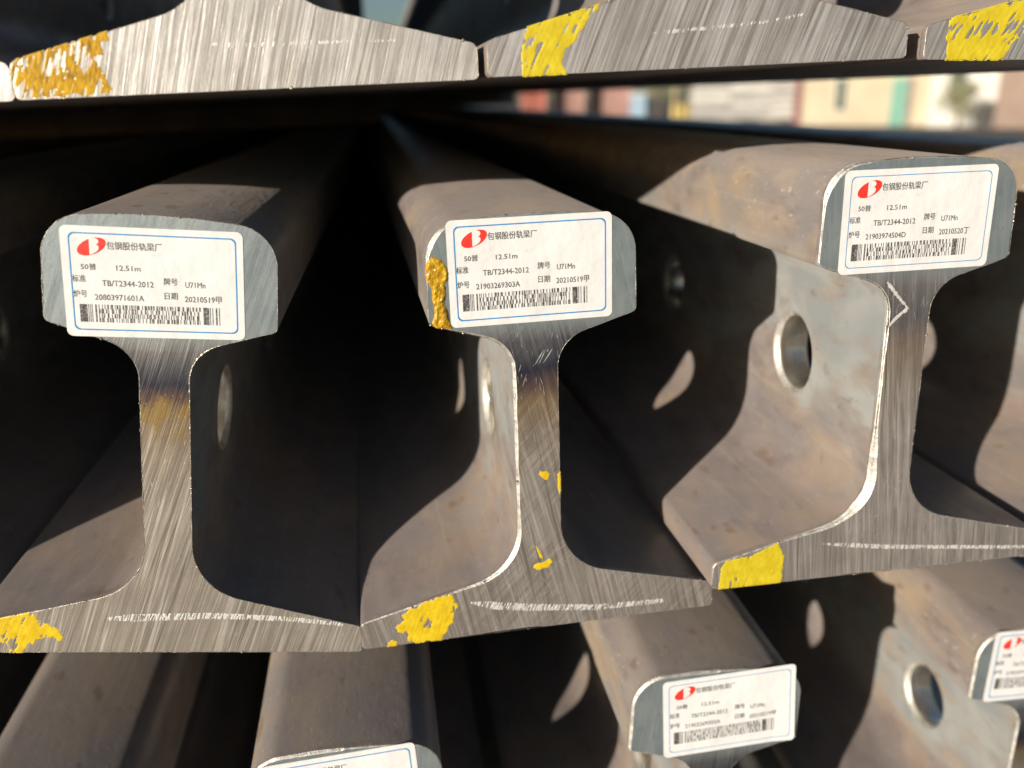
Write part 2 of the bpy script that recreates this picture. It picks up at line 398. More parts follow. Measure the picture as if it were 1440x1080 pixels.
def patch(name, field, bbox, step, thick, mat, parent, clip=True, lift=0.02, over=0.3):
    u0, u1, z0, z1 = bbox; nx, nz = max(2, int((u1-u0)/step)), max(2, int((z1-z0)/step))
    F, H = {}, {}
    for i in range(nx+1):
        for j in range(nz+1):
            u, z = u0+(u1-u0)*i/nx, z0+(z1-z0)*j/nz
            v = field(u, z)
            if clip and v > 0: v = min(v, FACE_SD(u, z)+over)
            F[i, j] = v
            H[i, j] = thick*(0.55+0.45*mn.noise((u*0.7, z*0.7, 1.3))+0.35*mn.noise((u*2.3, z*2.3, 4.1)))
    vs, fs, cache = [], [], {}
    def vert(a):
        if a not in cache:
            i, j = a; h = lift+max(0.01, H[a])*min(1, max(0.15, F[a]/0.8))
            cache[a] = len(vs); vs.append(((u0+(u1-u0)*i/nx)/1000, -h/1000, (z0+(z1-z0)*j/nz)/1000))
        return cache[a]
    def cut(a, b):
        k = (a, b) if a < b else (b, a)
        if k not in cache:
            t = F[a]/(F[a]-F[b]); i = a[0]+(b[0]-a[0])*t; j = a[1]+(b[1]-a[1])*t
            cache[k] = len(vs); vs.append(((u0+(u1-u0)*i/nx)/1000, 0.0001, (z0+(z1-z0)*j/nz)/1000))
        return cache[k]
    for i in range(nx):
        for j in range(nz):
            for tri in (((i, j), (i+1, j), (i+1, j+1)), ((i, j), (i+1, j+1), (i, j+1))):
                out = []
                for k in range(3):
                    a, b = tri[k], tri[(k+1) % 3]
                    if F[a] > 0: out.append(vert(a))
                    if (F[a] > 0) != (F[b] > 0): out.append(cut(a, b))
                if len(out) >= 3: fs.append(tuple(out))
    if not fs: return None
    return link(name, mesh(name, vs, fs, smooth=True), parent, [mat])
def bb(pts, m):
    return (min(p[0] for p in pts)-m, max(p[0] for p in pts)+m, min(p[1] for p in pts)-m, max(p[1] for p in pts)+m)

def paint(poly, parent, mat, rag=0.9, thick=0.16, scrape=0.0, ang=0.3, step=0.42, seed=0.0, freq=0.5, bias=0.25):
    sd = poly_sd(poly); ca, sa = math.cos(ang), math.sin(ang)
    def f(u, z):
        d = sd(u, z)
        if d < -2: return d
        e = d+rag*(mn.noise((u*freq+seed, z*freq, seed))+0.5*mn.noise((u*2.1*freq*2, z*2.1*freq*2, seed+3)))
        if scrape:
            p, q = u*ca-z*sa, u*sa+z*ca
            s = 0.8*mn.noise((p*1.1, q*0.20, seed+7))+0.35*mn.noise((p*2.6, q*0.7, seed+1))+0.7*mn.noise((u*0.16, z*0.16, seed+11))
            e = min(e, (bias+s)*scrape)
        return e
    return patch('paint_mark', f, bb(poly, 1.2), step, thick, mat, parent)
def scribe(pts, parent, w, ang, seed=0.0, density=0.1, name='scribe_line', mat=None, freq=2.2, taper=0.6):
    sd = line_sd(pts, lambda t: w*min(1, 0.35+6*t)*(1-taper*t)); ca, sa = math.cos(ang), math.sin(ang)
    def f(u, z):
        d = sd(u, z)
        if d < -0.8: return d
        p, q = u*ca-z*sa, u*sa+z*ca
        s = mn.noise((p*freq, q*0.25, seed))+0.4*mn.noise((p*4, q*0.8, seed+2))+0.25*mn.noise((u*0.25, 0, seed))
        return min(d+0.35*s, density+s)
    return patch(name, f, bb(pts, w+0.6), 0.24, 0.03, mat or M_CHALK, parent)

# -------- printed label
def text_mesh(body, size):
    c = bpy.data.curves.new('t', 'FONT'); c.body = body; c.size = size; c.resolution_u = 2; c.offset = 0.0
    o = bpy.data.objects.new('t', c); COL.objects.link(o)
    dg = bpy.context.evaluated_depsgraph_get(); dg.update()
    me = bpy.data.meshes.new_from_object(o.evaluated_get(dg)); bpy.data.objects.remove(o)
    return me
def add_label(parent, cu, cz, tilt, heat, date, seed, W=54.0, H=35.0, curl=None, rule=0.42):
    rng = random.Random(seed); ca, sa = math.cos(tilt), math.sin(tilt)
    TH = 0.10
    lift = (lambda x, y: 0.0) if curl is None else curl
    def P(x, y, h=0.0):                 # label mm (x right, y down from the top-left corner) -> rail metres
        a, b = x-W/2, H/2-y
        return ((cu+a*ca-b*sa)/1000, -(0.05+TH+h+lift(x/W, y/H))/1000, (cz+a*sa+b*ca)/1000)
    def rr(x0, y0, x1, y1, r, k=6):
        pts = []
        for cx, cy, a0 in ((x1-r, y0+r, -90), (x1-r, y1-r, 0), (x0+r, y1-r, 90), (x0+r, y0+r, 180)):
            pts += [(cx+r*math.cos(R(a0+90*i/k)), cy+r*math.sin(R(a0+90*i/k))) for i in range(k+1)]
        return pts
    # sheet, gridded so it can lift away at an edge
    out = rr(0, 0, W, H, 1.9)
    bm = bmesh.new(); vv = [bm.verts.new((x, y, 0)) for x, y in out]; bm.faces.new(vv)
    for axis, lim in ((0, W), (1, H)):
        for k in range(1, 12):
            co = [0, 0, 0]; no = [0, 0, 0]; co[axis] = lim*k/12; no[axis] = 1
            bmesh.ops.bisect_plane(bm, geom=bm.verts[:]+bm.edges[:]+bm.faces[:], plane_co=co, plane_no=no)
    top = [v.co.copy() for v in bm.verts]; bm.verts.index_update(); fcs = [tuple(v.index for v in f.verts) for f in bm.faces]
    bnd = [(e.verts[0].index, e.verts[1].index) for e in bm.edges if e.is_boundary]; bm.free()
    n = len(top)
    vs = [P(c.x, c.y, 0) for c in top] + [P(c.x, c.y, -TH) for c in top]
    fs = [f for f in fcs] + [tuple(n+i for i in reversed(f)) for f in fcs] + [(a, b, n+b, n+a) for a, b in bnd]
    me = mesh('label', vs, fs)
    bm = bmesh.new(); bm.from_mesh(me); bmesh.ops.recalc_face_normals(bm, faces=bm.faces); bm.to_mesh(me); bm.free()
    lab = link('label', me, parent, [M_LABEL])
    lab['label'] = 'white printed label stuck on the rail head'
    h = 0.03
    # blue rule
    a, b = rr(2.3, 2.0, W-2.0, H-2.0, 1.7), rr(2.58, 2.28, W-2.28, H-2.28, 1.45)
    a, b = densify(a+[a[0]], 1.0), None
    vs, fs = [], []
    ring = a[:-1]
    cx, cy = W/2, H/2
    for x, y in ring: vs.append(P(x, y, h))
    for x, y in ring:
        # shrink towards the inside by 0.3 mm
        dx = rule if x < 4 else (-rule if x > W-4 else 0); dy = rule if y < 4 else (-rule if y > H-4 else 0)
        vs.append(P(x+dx, y+dy, h))
    m = len(ring); fs = [(i, (i+1) % m, m+(i+1) % m, m+i) for i in range(m)]
    link('border_line', mesh('border_line', vs, fs), lab, [M_BLUE])
    # emblem: tilted red oval with a pale B-like cut
    vs, fs, mi = [], [], []
    K = 40; ex, ey, rx, ry, ea = 8.9, 6.2, 4.5, 2.35, R(-24)
    for k in range(K):
        t = 2*math.pi*k/K; x, y = rx*math.cos(t), ry*math.sin(t)
        vs.append(P(ex+x*math.cos(ea)-y*math.sin(ea), ey+x*math.sin(ea)+y*math.cos(ea), h))
    fs.append(tuple(range(K))); mi.append(0)
    sc = 1/24.6
    B = [(228, 186), (262, 178), (288, 186), (297, 203), (291, 218), (276, 229), (292, 238), (296, 254), (286, 274), (262, 293), (231, 308), (226, 300)]
    b0 = len(vs); vs += [P(ex+(x-243)*sc*0.98, ey+(y-245)*sc*0.98, h*2) for x, y in B]; fs.append(tuple(range(b0, b0+len(B)))); mi.append(1)
    link('logo', mesh('logo', vs, fs, mi), lab, [M_RED, M_LABEL])
    # lines of print
    def txt(body, x0, x1, yb, size):
        me = text_mesh(body, size)
        if not len(me.vertices): return
        xs = [v.co.x for v in me.vertices]; k = (x1-x0)/max(1e-6, max(xs)-min(xs)); mn0 = min(xs)
        pl = [(v.co.x, v.co.y) for v in me.vertices]; fl = [tuple(p.vertices) for p in me.polygons]; nv = len(pl); vs, fs = [], []
        for q, (dx, dy) in enumerate(((0, 0), (0.10, 0.0), (0.05, 0.08))):          # ink spread of the ribbon printer
            vs += [P(x0+dx+(x-mn0)*k, yb-y-dy, h+0.004*q) for x, y in pl]; fs += [tuple(a+q*nv for a in f) for f in fl]
        me = mesh('printed_text', vs, fs); link('printed_text', me, lab, [M_INK])
    txt('包钢股份轨梁厂', 13.2, 29.2, 6.7, 2.6)
    txt('50普', 5.4, 9.8, 13.2, 2.2); txt('12.51m', 15.6, 22.6, 13.3, 2.3)
    txt('标准', 2.6, 6.5, 17.0, 2.4); txt('TB/T2344-2012', 11.2, 26.2, 18.2, 2.55)
    txt('牌号', 29.2, 33.3, 17.1, 2.4); txt('U71Mn', 35.6, 41.6, 17.9, 2.55)
    txt('炉号', 2.7, 6.6, 21.7, 2.4); txt(heat, 8.8, 23.2, 22.6, 2.55)
    txt('日期', 29.3, 33.2, 21.6, 2.4); txt(date, 35.3, 46.3, 22.4, 2.55)
    # stacked bar code
    vs, fs = [], []
    def bar(x0, x1, y0, y1):
        b0 = len(vs); vs.extend([P(x0, y0, h), P(x1, y0, h), P(x1, y1, h), P(x0, y1, h)]); fs.append((b0, b0+1, b0+2, b0+3))
    X0, X1, Y0, Y1 = 4.2, 46.2, 24.0, 29.6; mod = 0.25
    for x, wd in ((0, 9), (10, 1), (12, 1), (14, 1), (18, 2)): bar(X0+x*mod, X0+(x+wd)*mod, Y0, Y1)
    for x, wd in ((22, 7), (14, 1), (11, 1), (7, 2), (3, 1)): bar(X1-x*mod, X1-(x-wd)*mod, Y0, Y1)
    rows = 4
    for r_ in range(rows):
        x = X0+22*mod
        while x < X1-25*mod:
            a = rng.choice((1, 1, 1, 2, 2, 3))*mod; b = rng.choice((1, 1, 2, 2, 3))*mod
            bar(x, min(x+a, X1-24*mod), Y0+(Y1-Y0)*r_/rows, Y0+(Y1-Y0)*(r_+1)/rows); x += a+b
    link('barcode', mesh('barcode', vs, fs), lab, [M_BAR])
    return lab

# ------------------------------------------------------------------ the rails: x, y, z (mm from the camera), roll, yaw
def rail(label, pos, roll=0.0, yw=0.0, tier='', seed=1, mat=None, cham=None, burr=1.0, front=True, lumps=14, boost=None):
    t = bpy.data.objects.new('steel_rail', None); COL.objects.link(t); t.empty_display_size = 0.05
    t.location = (pos[0]/1000, pos[1]/1000, pos[2]/1000+CAMH); t.rotation_euler = (0, roll, -yw)
    tag(t, label, 'rail', tier)
    o = bpy.data.objects.new('rail_body', BODY); COL.objects.link(o); o.parent = t
    for d in (0.066, 0.216, 0.356):
        h = bpy.data.objects.new('bolt_hole', BORE); COL.objects.link(h); h.parent = t; h.location = (0, d, 0.0685)
    e = link('end_face', end_mesh(seed, cham or (lambda u, z: 0.15)), t, [M_SKIN, M_CHAMF, mat])
    if front:
        link('burr_edge', burr_mesh(seed, burr, lumps, boost), e, [M_EDGE])
    return t, e

TOP, MID, LOW = 'rails of the top layer', 'rails of the middle layer', 'rails of the bottom layer'
F_U0 = face_material('cut_end_u0', 0.30, 11, 1.7, False, metal=0.3)  # base colour raised to stand in for the blown-out glare
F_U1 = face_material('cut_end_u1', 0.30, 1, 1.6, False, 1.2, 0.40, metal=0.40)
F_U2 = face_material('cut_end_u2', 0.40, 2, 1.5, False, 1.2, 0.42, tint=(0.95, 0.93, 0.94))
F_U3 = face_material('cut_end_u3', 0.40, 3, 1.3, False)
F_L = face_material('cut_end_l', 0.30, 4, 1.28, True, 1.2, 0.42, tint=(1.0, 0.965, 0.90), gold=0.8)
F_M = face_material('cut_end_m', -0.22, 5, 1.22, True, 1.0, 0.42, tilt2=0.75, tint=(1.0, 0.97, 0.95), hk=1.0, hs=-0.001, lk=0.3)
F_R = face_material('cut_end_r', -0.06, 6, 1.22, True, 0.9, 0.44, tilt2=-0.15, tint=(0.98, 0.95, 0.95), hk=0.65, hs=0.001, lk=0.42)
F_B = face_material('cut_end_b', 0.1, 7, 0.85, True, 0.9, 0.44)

def bell(x, c, w): return math.exp(-((x-c)/w)**2)
def ch_m(u, z):      # ground edge on the left of web, fillet and head corner
    if u < 0 and z < 116: return 0.25+0.75*bell(u, -9, 16)*(0.9+0.6*bell(z, 30, 16))
    if u < -20 and z > 130: return 0.2+1.1*bell(z, 144, 7)
    return 0.15
def ch_r(u, z):
    if u < 0 and z < 116: return 0.3+2.2*bell(z, 34, 17)*bell(u, -10, 22)+0.45*bell(u, -8, 6)
    if u < -20: return 0.35+1.1*bell(z, 144, 7)
    return 0.3
def ch_b(u, z):
    if u < 0 and 12 < z: return 0.8
    return 0.3

U0, e0 = rail('brightest rail foot at the left edge, cut off by the picture', (-164.7, 285.0, -2.4), -0.0404, 0, TOP, 10, F_U0)
U1, e1 = rail('top-layer rail foot with scraped ochre paint on its left tip', (-32.51, 284.29, 3.12), -0.0404, 0.0023, TOP, 1, F_U1)
U2, e2 = rail('top-layer rail foot with solid yellow stripe, above the open gap', (101.50, 277.5, 9.03), -0.0418, 0.0074, TOP, 2, F_U2)
U3, e3 = rail('top-layer rail foot at the upper right corner with lemon paint', (241.85, 280.9, 11.52), 0.0, 0, TOP, 3, F_U3)
L0, el0 = rail('shaded rail in the dark at the left edge, left of the leftmost labelled rail', (-211.5, 286, -186), 0.01, 0, MID, 12, F_L)
RL, eL = rail('leftmost labelled rail, upright, its label sloping down to the right', (-78.06, 286.76, -184.17), 0.0948, 0.0166, MID, 4, F_L, boost=lambda u, z: 4.5 if u > 0 and 96 < z < 113 else (1.6 if 30 < z < 97 else 1.0), lumps=26)
RM, eM = rail('central labelled rail with ochre paint lump beside its label', (54.09, 284.99, -186.34), -0.0284, -0.0200, MID, 5, F_M, ch_m)
RR, eR = rail('right labelled rail with scratched arrow mark under its label', (181.28, 276.84, -170.32), -0.0142, -0.0142, MID, 6, F_R, ch_r, boost=lambda u, z: 2.6 if u < 0 and 84 < z < 113 else 1.2, lumps=20)
R4, e4 = rail('rail at the right edge showing only its sunlit brown side', (319.0, 276, -172), 0.0, 0, MID, 13, F_R)
B1, eb1 = rail('bottom-layer rail at the lower left, only its dull head top showing', (-138, 283, -402), 0.02, 0, LOW, 14, F_B)
B2, eb2 = rail('bottom-layer rail with its label cut off by the bottom of the picture', (-20, 272, -372.5), 0.0, 0, LOW, 15, F_B, ch_b, 0.4, lumps=4)
B3, eb3 = rail('bottom-layer rail with a whole label, below the joint of two rails', (120.65, 283.56, -364.19), 0.0264, 0.009, LOW, 16, F_B, ch_b, 0.4, lumps=4)
B4, eb4 = rail('bottom-layer rail at the lower right with bolt hole and half a label', (287.26, 305.6, -374.77), 0.0018, -0.0029, LOW, 17, F_B, ch_b, 0.4, lumps=4)

B0, eb0 = rail('bottom-layer rail beyond the lower left corner', (-272, 283, -402), 0.0, 0, LOW, 18, F_B, front=False)
for i in (1, 2):  # extra rails added past the left edge to block light
    rail(('nearer', 'farther')[i-1]+' of two middle-layer rails added beyond the left edge to block light', (-211.5-133.5*i, 286, -187), 0.0, 0, MID, 20+i, F_L, front=False)
    rail(('nearer', 'farther')[i-1]+' of two top-layer rails added beyond the bright left tip to block light', (-168.2-134*i, 284.3, -3-5.4*i), -0.0404, 0, TOP, 30+i, F_U0, front=False)
# ------------------------------------------------------------------ labels on the heads
add_label(RL, -2.1, 130.9, 0.026, '20803971601A', '20210519甲', 1, 53.2, 34.2)
add_label(RM, -0.6, 133.7, 0.003, '21903269303A', '20210519甲', 2, 54.2, 34.8)
add_label(RR, -0.8, 131.7, 0.012, '21903974504D', '20210520丁', 3, 54.4, 34.0, rule=0.25, curl=lambda x, y: 4.0*max(0, x-11/12)*(1-y))
add_label(B3, 5.3, 133.0, 0.085, '21903269303A', '20210519甲', 4, 54.2, 35.5, rule=0.25, curl=lambda x, y: 6.0*max(0, x-10/12)*y)
add_label(B2, -0.9, 132.5, 0.072, '21903269303A', '20210519甲', 5, 54.2, 35.0)
add_label(B4, -0.6, 133.0, -0.02, '21903974504D', '20210520丁', 6, 54.2, 36.0)

# ------------------------------------------------------------------ paint and scratches
TR = {
'U1_paint': [(-66.4,10.2),(-62.1,12.3),(-54.1,14.4),(-46.2,16.3),(-37.9,17.9),(-38.3,15.3),(-40.9,14.1),(-40.5,11.6),(-42.9,10.4),(-41.8,7.9),(-40.6,4.6),(-39.3,1.2),(-43.3,0.6),(-51.0,0.6),(-58.7,0.4),(-66.3,0.5)],
'U2_paint': [(-55.7,-0.5),(-55.9,6.3),(-54.1,14.1),(-47.6,16.4),(-41.2,17.9),(-35.2,19.4),(-31.8,19.7),(-32.3,17.0),(-35.3,14.8),(-38.2,11.0),(-40.4,8.7),(-43.3,4.8),(-43.8,2.5),(-41.9,-0.5),(-49.2,-0.5)],
'U3_paint': [(-58.5,-0.6),(-58.4,5.1),(-59.1,11.8),(-54.6,14.3),(-43.2,17.3),(-33.2,18.5),(-27.6,11.7),(-35.2,5.2),(-38.0,-0.4),(-48.0,-0.6)],
'L_paint': [(-66.2,9.0),(-59.3,13.1),(-50.3,14.7),(-44.7,15.6),(-42.5,12.1),(-38.1,10.5),(-34.0,5.7),(-36.2,4.3),(-41.8,6.0),(-46.5,2.7),(-49.0,-0.7),(-52.4,-0.7),(-53.3,2.7),(-55.4,4.3),(-62.4,1.6),(-67.1,3.5)],
'M_paint': [(-51.0,13.0),(-41.9,16.6),(-34.2,18.1),(-33.0,20.0),(-31.0,14.3),(-32.6,7.5),(-34.9,4.0),(-37.8,-0.7),(-42.9,0.1),(-46.8,-1.1),(-49.3,1.0),(-49.8,4.6),(-53.8,5.2),(-53.1,8.7),(-50.4,10.0)],
'M_drop': [(-56.7,1.5),(-55.1,2.5),(-53.1,1.6),(-53.2,-0.2),(-55.3,-0.8),(-56.8,0.0)],
'M_head': [(-34.3,138.5),(-32.4,140.0),(-29.7,138.9),(-27.9,135.8),(-27.6,133.0),(-28.8,130.8),(-28.6,127.3),(-29.4,125.0),(-28.4,121.4),(-27.3,115.6),(-32.9,116.7),(-33.9,118.2),(-32.6,121.7),(-33.3,125.3),(-33.4,129.9),(-34.7,132.3),(-35.1,135.8)],
'M_stroke': [(-3.0,24.6),(-2.7,26.3),(1.3,26.9),(3.6,28.3),(4.4,26.5),(3.0,24.4),(-0.1,23.9)],
'M_fleck1': [(-2.0,33.9),(-1.2,33.8),(1.0,29.3),(0.7,27.8),(-0.3,28.8)],
'M_fleck2': [(-0.0,61.2),(0.8,62.4),(3.3,62.2),(4.0,60.2),(3.2,58.6),(1.5,59.4)],
'M_fleck3': [(6.6,60.7),(7.9,61.7),(8.4,58.4),(8.0,52.1),(7.2,53.5)],
'R_paint': [(-63.4,-0.8),(-63.0,7.6),(-61.3,11.4),(-50.4,12.5),(-46.5,14.7),(-41.1,16.4),(-38.5,10.5),(-38.6,0.5),(-41.8,-1.6),(-52.3,-1.5)],
}
paint(TR['U1_paint'], e1, M_OCHRE, 0.8, 0.14, scrape=1.0, ang=0.35, step=0.26, seed=3.0, bias=0.26)
paint(TR['U2_paint'], e2, M_LEMON, 1.0, 0.14, scrape=1.0, ang=0.5, seed=5.0, bias=0.40)
paint(TR['U3_paint'], e3, M_LEMON, 1.0, 0.14, scrape=1.0, ang=0.6, seed=9.0, bias=0.40)
paint(TR['L_paint'], eL, M_YEL, 1.4, 0.12, scrape=1.0, ang=0.4, seed=2.0, bias=0.46)
paint(TR['M_paint'], eM, M_YEL, 1.1, 0.16, scrape=1.0, ang=0.35, seed=8.5, bias=0.74)
paint(TR['M_drop'], eM, M_YEL, 0.6, 0.12, seed=1.0)
pm = paint(TR['M_head'], eM, M_OCHRE, 0.35, 1.0, seed=4.0, step=0.30, freq=0.3); pm['label'] = 'thick wrinkled ochre paint on the side of the head'
for k, s in (('M_stroke', 0.5), ('M_fleck1', 0.2), ('M_fleck2', 0.9), ('M_fleck3', 0.3)): paint(TR[k], eM, M_YEL, s, 0.12, seed=6.0, step=0.26)
paint(TR['R_paint'], eR, M_LEMON, 0.5, 0.15, scrape=1.0, ang=0.0, seed=12.0, bias=0.70)

scribe([(-20.8,13.3),(14.4,14.6),(38.6,13.6),(58.5,11.4)], eL, 1.55, 0.30, 1.0, 0.16, taper=0.5)
scribe([(-25.6,13.6),(-16.3,11.1),(-5.3,9.0),(21.1,5.4),(34.8,5.0),(45.9,4.7)], eM, 1.7, 0.45, 2.0, 0.14, taper=0.45)
scribe([(-23.4,14.1),(1.7,10.3),(29.8,7.2),(60.4,4.0)], eR, 0.95, 0.2, 3.0, 0.18, taper=0.2)
scribe([(-11.9,13.0),(-0.1,12.2),(18.1,12.3),(42.8,12.0)], e1, 0.8, 0.33, 4.0, -0.02)
scribe([(-15.9,10.5),(-6.6,10.8),(4.5,11.4),(20.2,12.4),(31.5,14.0)], e2, 0.55, 0.42, 5.0, 0.0, taper=0.3)
for s_, pts in enumerate(([(-9.2,111.0),(-5.0,106.2),(-0.6,101.6)], [(-0.6,101.6),(-4.6,98.2),(-8.2,94.6)])):
    scribe(pts, eR, 0.75, 0.8, 6.0+s_, 0.70, 'scratch_mark', taper=0.3)
def flecks(parent, regions, seed):
    """fine saw nicks and scratches that catch the sun, joined as one mark"""
    rng = random.Random(seed); vs, fs = [], []
    for (u0, u1, z0, z1, n, a0, a1, l0, l1, w0, w1) in regions:
        for _ in range(n):
            u, z = rng.uniform(u0, u1), rng.uniform(z0, z1)
            if FACE_SD(u, z) < 0.6 or rng.random() < 0.5: continue
            a = math.radians(rng.uniform(a0, a1)); L = rng.uniform(l0, l1)*rng.random()**0.7; w = 0.65*rng.uniform(w0, w1); K = 5
            b0 = len(vs); bend = rng.uniform(-.12, .12)
            for k in range(K+1):
                t = k/K-0.5; aa = a+bend*t; x, y = u+math.cos(aa)*L*t, z+math.sin(aa)*L*t
                if FACE_SD(x, y) < 0.2: x, y = u, z
                ww = w*(1-(2*t)**2)*rng.uniform(.4, 1)+.015
                vs += [((x-math.sin(a)*ww)/1000, -0.00002, (y+math.cos(a)*ww)/1000), ((x+math.sin(a)*ww)/1000, -0.00002, (y-math.cos(a)*ww)/1000)]
            fs += [(b0+2*k, b0+2*k+1, b0+2*k+3, b0+2*k+2) for k in range(K)]
    o = link('scratch_marks', mesh('scratch_marks', vs, fs), parent, [M_FRESH]); o['kind'] = 'stuff'; return o
flecks(eM, [(-8, 8, 96, 115, 40, 70, 110, 1, 6, .03, .14), (-7, 7, 60, 98, 55, 75, 115, 1, 5, .03, .09), (-14, 10, 10, 34, 45, 20, 140, 2, 11, .03, .10), (1, 5, 103, 110, 6, 55, 65, 5, 9, .15, .3), (-60, 60, 2, 20, 40, 60, 120, 1, 4, .03, .08)], 1)
flecks(eL, [(-7, 7, 60, 98, 45, 60, 120, .5, 2.5, .05, .16), (-60, 62, 1, 22, 60, 60, 85, 1, 6, .03, .10), (-7, 7, 30, 62, 20, 65, 80, 2, 8, .03, .08)], 2)
flecks(eR, [(-7, 7, 96, 112, 25, 70, 110, 1, 6, .03, .09), (-4, 6, 52, 57, 16, 75, 95, .8, 2, .08, .16), (-3, 6, 33, 39, 26, 75, 95, 1, 2.5, .08, .18), (14, 30, 13, 22, 30, 50, 120, 1, 3, .05, .15), (-14, -2, 14, 24, 26, 50, 90, 1, 4, .05, .14), (-20, 60, 2, 14, 40, 70, 100, 1, 4, .03, .08)], 3)
flecks(e1, [(-30, 62, 1, 26, 90, 66, 78, 2, 12, .03, .12), (-42, -30, 1, 18, 60, 40, 100, 1, 4, .05, .15)], 4)
flecks(e2, [(-30, 62, 1, 26, 80, 58, 72, 2, 12, .03, .11)], 5)

# ------------------------------------------------------------------ timbers between the layers, added plinth below
def timber(label, xc, zc, y, L, th, tilt):
    o = boxobj('timber_spacer', (-L/2, L/2, -0.04, 0.04, -th/2, th/2), M_WOOD, None, 0.004)
    o.location = (xc, y, zc+CAMH); o.rotation_euler = (0, -tilt, 0)
    tag(o, label, 'timber', 'timber spacers between the rail layers'); return o
timber('dark timber spacer across the rails under the top layer', 0.03, -0.0085, 2.2, 0.62, 0.026, 0.036)
timber('farther dark timber spacer deep under the top layer', 0.03, -0.0085, 9.5, 0.62, 0.026, 0.036)
timber('timber spacer deep in the dark above the bottom layer', 0.06, -0.198, 2.2, 0.9, 0.018, 0.0)
timber('farther timber spacer deep in the dark above the bottom layer', 0.06, -0.198, 9.5, 0.9, 0.018, 0.0)
timber('short timber block added to keep the gap dark behind the leftmost labelled rail', -0.27, -0.019, 0.95, 0.56, 0.024, 0.036)  # added block, shuts out the bright yard behind the left rails
o = boxobj('added_plinth', (-0.62, 0.45, 0.42, 12.7, 0.0, CAMH-0.404), M_CONC, None, 0.01); o['kind'] = 'structure'  # unseen plinth added to block ground light between the rails

# ------------------------------------------------------------------ ground and the far side of the yard
def ground_mat():
    n = NT('yard_ground'); oc = n.obj()
    a = n.noise(n.scale(oc, (0.35, 0.35, 0.35)), 1, 6, 0.6); b = n.noise(n.scale(oc, (30, 30, 30)), 1, 4, 0.7)
    c = n.ramp(a, [(0.3, (0.10, 0.085, 0.07)), (0.7, (0.19, 0.165, 0.14))])
    c = n.mix(n.ramp(b, [(0.4, 0), (0.7, 0.5)]), c, (0.26, 0.235, 0.205))
    n.set(Base_Color=c, Roughness=0.9, Normal=n.bump(b, 0.6, 0.02)); return n.m
g = link('ground', mesh('ground', [(-300, -300, 0), (300, -300, 0), (300, 500, 0), (-300, 500, 0)], [(0, 1, 2, 3)]), None, [ground_mat()]); g['kind'] = 'structure'

def pix(px, dist):
    """a spot on the ground at this horizontal distance from the stack, in the direction of picture column px"""
    d = fwd + rt*((px-720)/1261.63) + upv*((540-148)/1261.63)
    d.z = 0; d.normalize(); return d*dist, math.atan2(d.x, d.y)
def place(name, px, dist, label, cat, turn=0.0):
    p, a = pix(px, dist); t = bpy.data.objects.new(name, None); COL.objects.link(t)
    t.location = (p.x, p.y, 0); t.rotation_euler = (0, 0, -a+turn); tag(t, label, cat); return t
PXM = lambda dist: dist/1261.63*1.03          # metres per picture pixel at that distance

M_CREAM = simple('cream_render', (0.58, 0.50, 0.35), 0.85, 0, 0.12, 1.0)  # far-yard paints and leaves desaturated, haze put into the colour
M_WHITE = simple('white_render', (0.72, 0.69, 0.62), 0.8, 0, 0.12, 1.0)
M_GREEN = simple('green_paint', (0.15, 0.36, 0.27), 0.5, 0, 0.15, 3)
M_DKG = simple('dark_glass', (0.05, 0.085, 0.07), 0.15, 0, 0.2, 3)
M_MAROON = simple('maroon_paint', (0.22, 0.05, 0.05), 0.6, 0, 0.2, 3)
M_BROWN = simple('brown_render', (0.33, 0.24, 0.19), 0.85, 0, 0.15, 1)
M_REDC = simple('red_container_paint', (0.50, 0.17, 0.12), 0.55, 0, 0.2, 2)
M_ORC = simple('hazed_red_paint', (0.43, 0.25, 0.205), 0.6, 0, 0.25, 2)
M_GREY = simple('pale_grey_sheet', (0.42, 0.40, 0.37), 0.6, 0.1, 0.3, 2)
M_BLU = simple('blue_sheet', (0.30, 0.42, 0.53), 0.5, 0, 0.2, 3)
M_YLW = simple('machine_yellow', (0.62, 0.46, 0.14), 0.45, 0, 0.15, 3)
M_LEAF = simple('hazed_leaves', (0.42, 0.41, 0.24), 0.7, 0, 0.4, 6)
M_BARK = simple('bark', (0.12, 0.09, 0.07), 0.9, 0, 0.3, 8)
M_DARK = simple('dark_steel', (0.05, 0.055, 0.07), 0.6, 0.2, 0.3, 4)
M_ROOF = simple('grey_roof', (0.25, 0.24, 0.23), 0.8, 0, 0.2, 2)
M_RUB = simple('tyre_rubber', (0.03, 0.03, 0.03), 0.8, 0, 0.2, 8)

# cream building, 45 m off
D = 45.0; k = PXM(D)
t = place('cream_building', 1232, D, 'blurred cream building with a green door, seen through the gap', 'building')
hw = 88*k
boxobj('wall', [(-hw, hw, 0, 6, 0, 3.6)], M_CREAM, t)
rf = boxobj('roof', [(-hw-0.3, hw+0.3, -0.3, 6.3, 3.6, 3.8)], M_ROOF, t)
wd = boxobj('window', [(-49*k, -35*k, -0.05, 0.02, 0.62, 2.05)], M_WHITE, t); [boxobj('pane', [(a*k, (a+5)*k, -0.08, -0.051, 0.68, 2.0)], M_DKG, wd) for a in (-47.5, -41.5)]
dr = boxobj('door', [(16*k, 34*k, -0.06, 0.02, 0, 2.0)], M_GREEN, t); boxobj('frame', [(34*k, 40*k, -0.09, 0.02, 0, 2.05)], M_BROWN, dr); boxobj('handle', [(31*k, 32.5*k, -0.12, -0.061, 0.95, 1.1)], M_DARK, dr)
boxobj('pilaster', [(-hw-0.28, -hw-0.003, -0.15, 0.3, 0, 3.6)], M_MAROON, t)
t = place('white_building', 1370, D-1, 'blurred white building right of the cream one, at the far right', 'building')
hw = 48*k
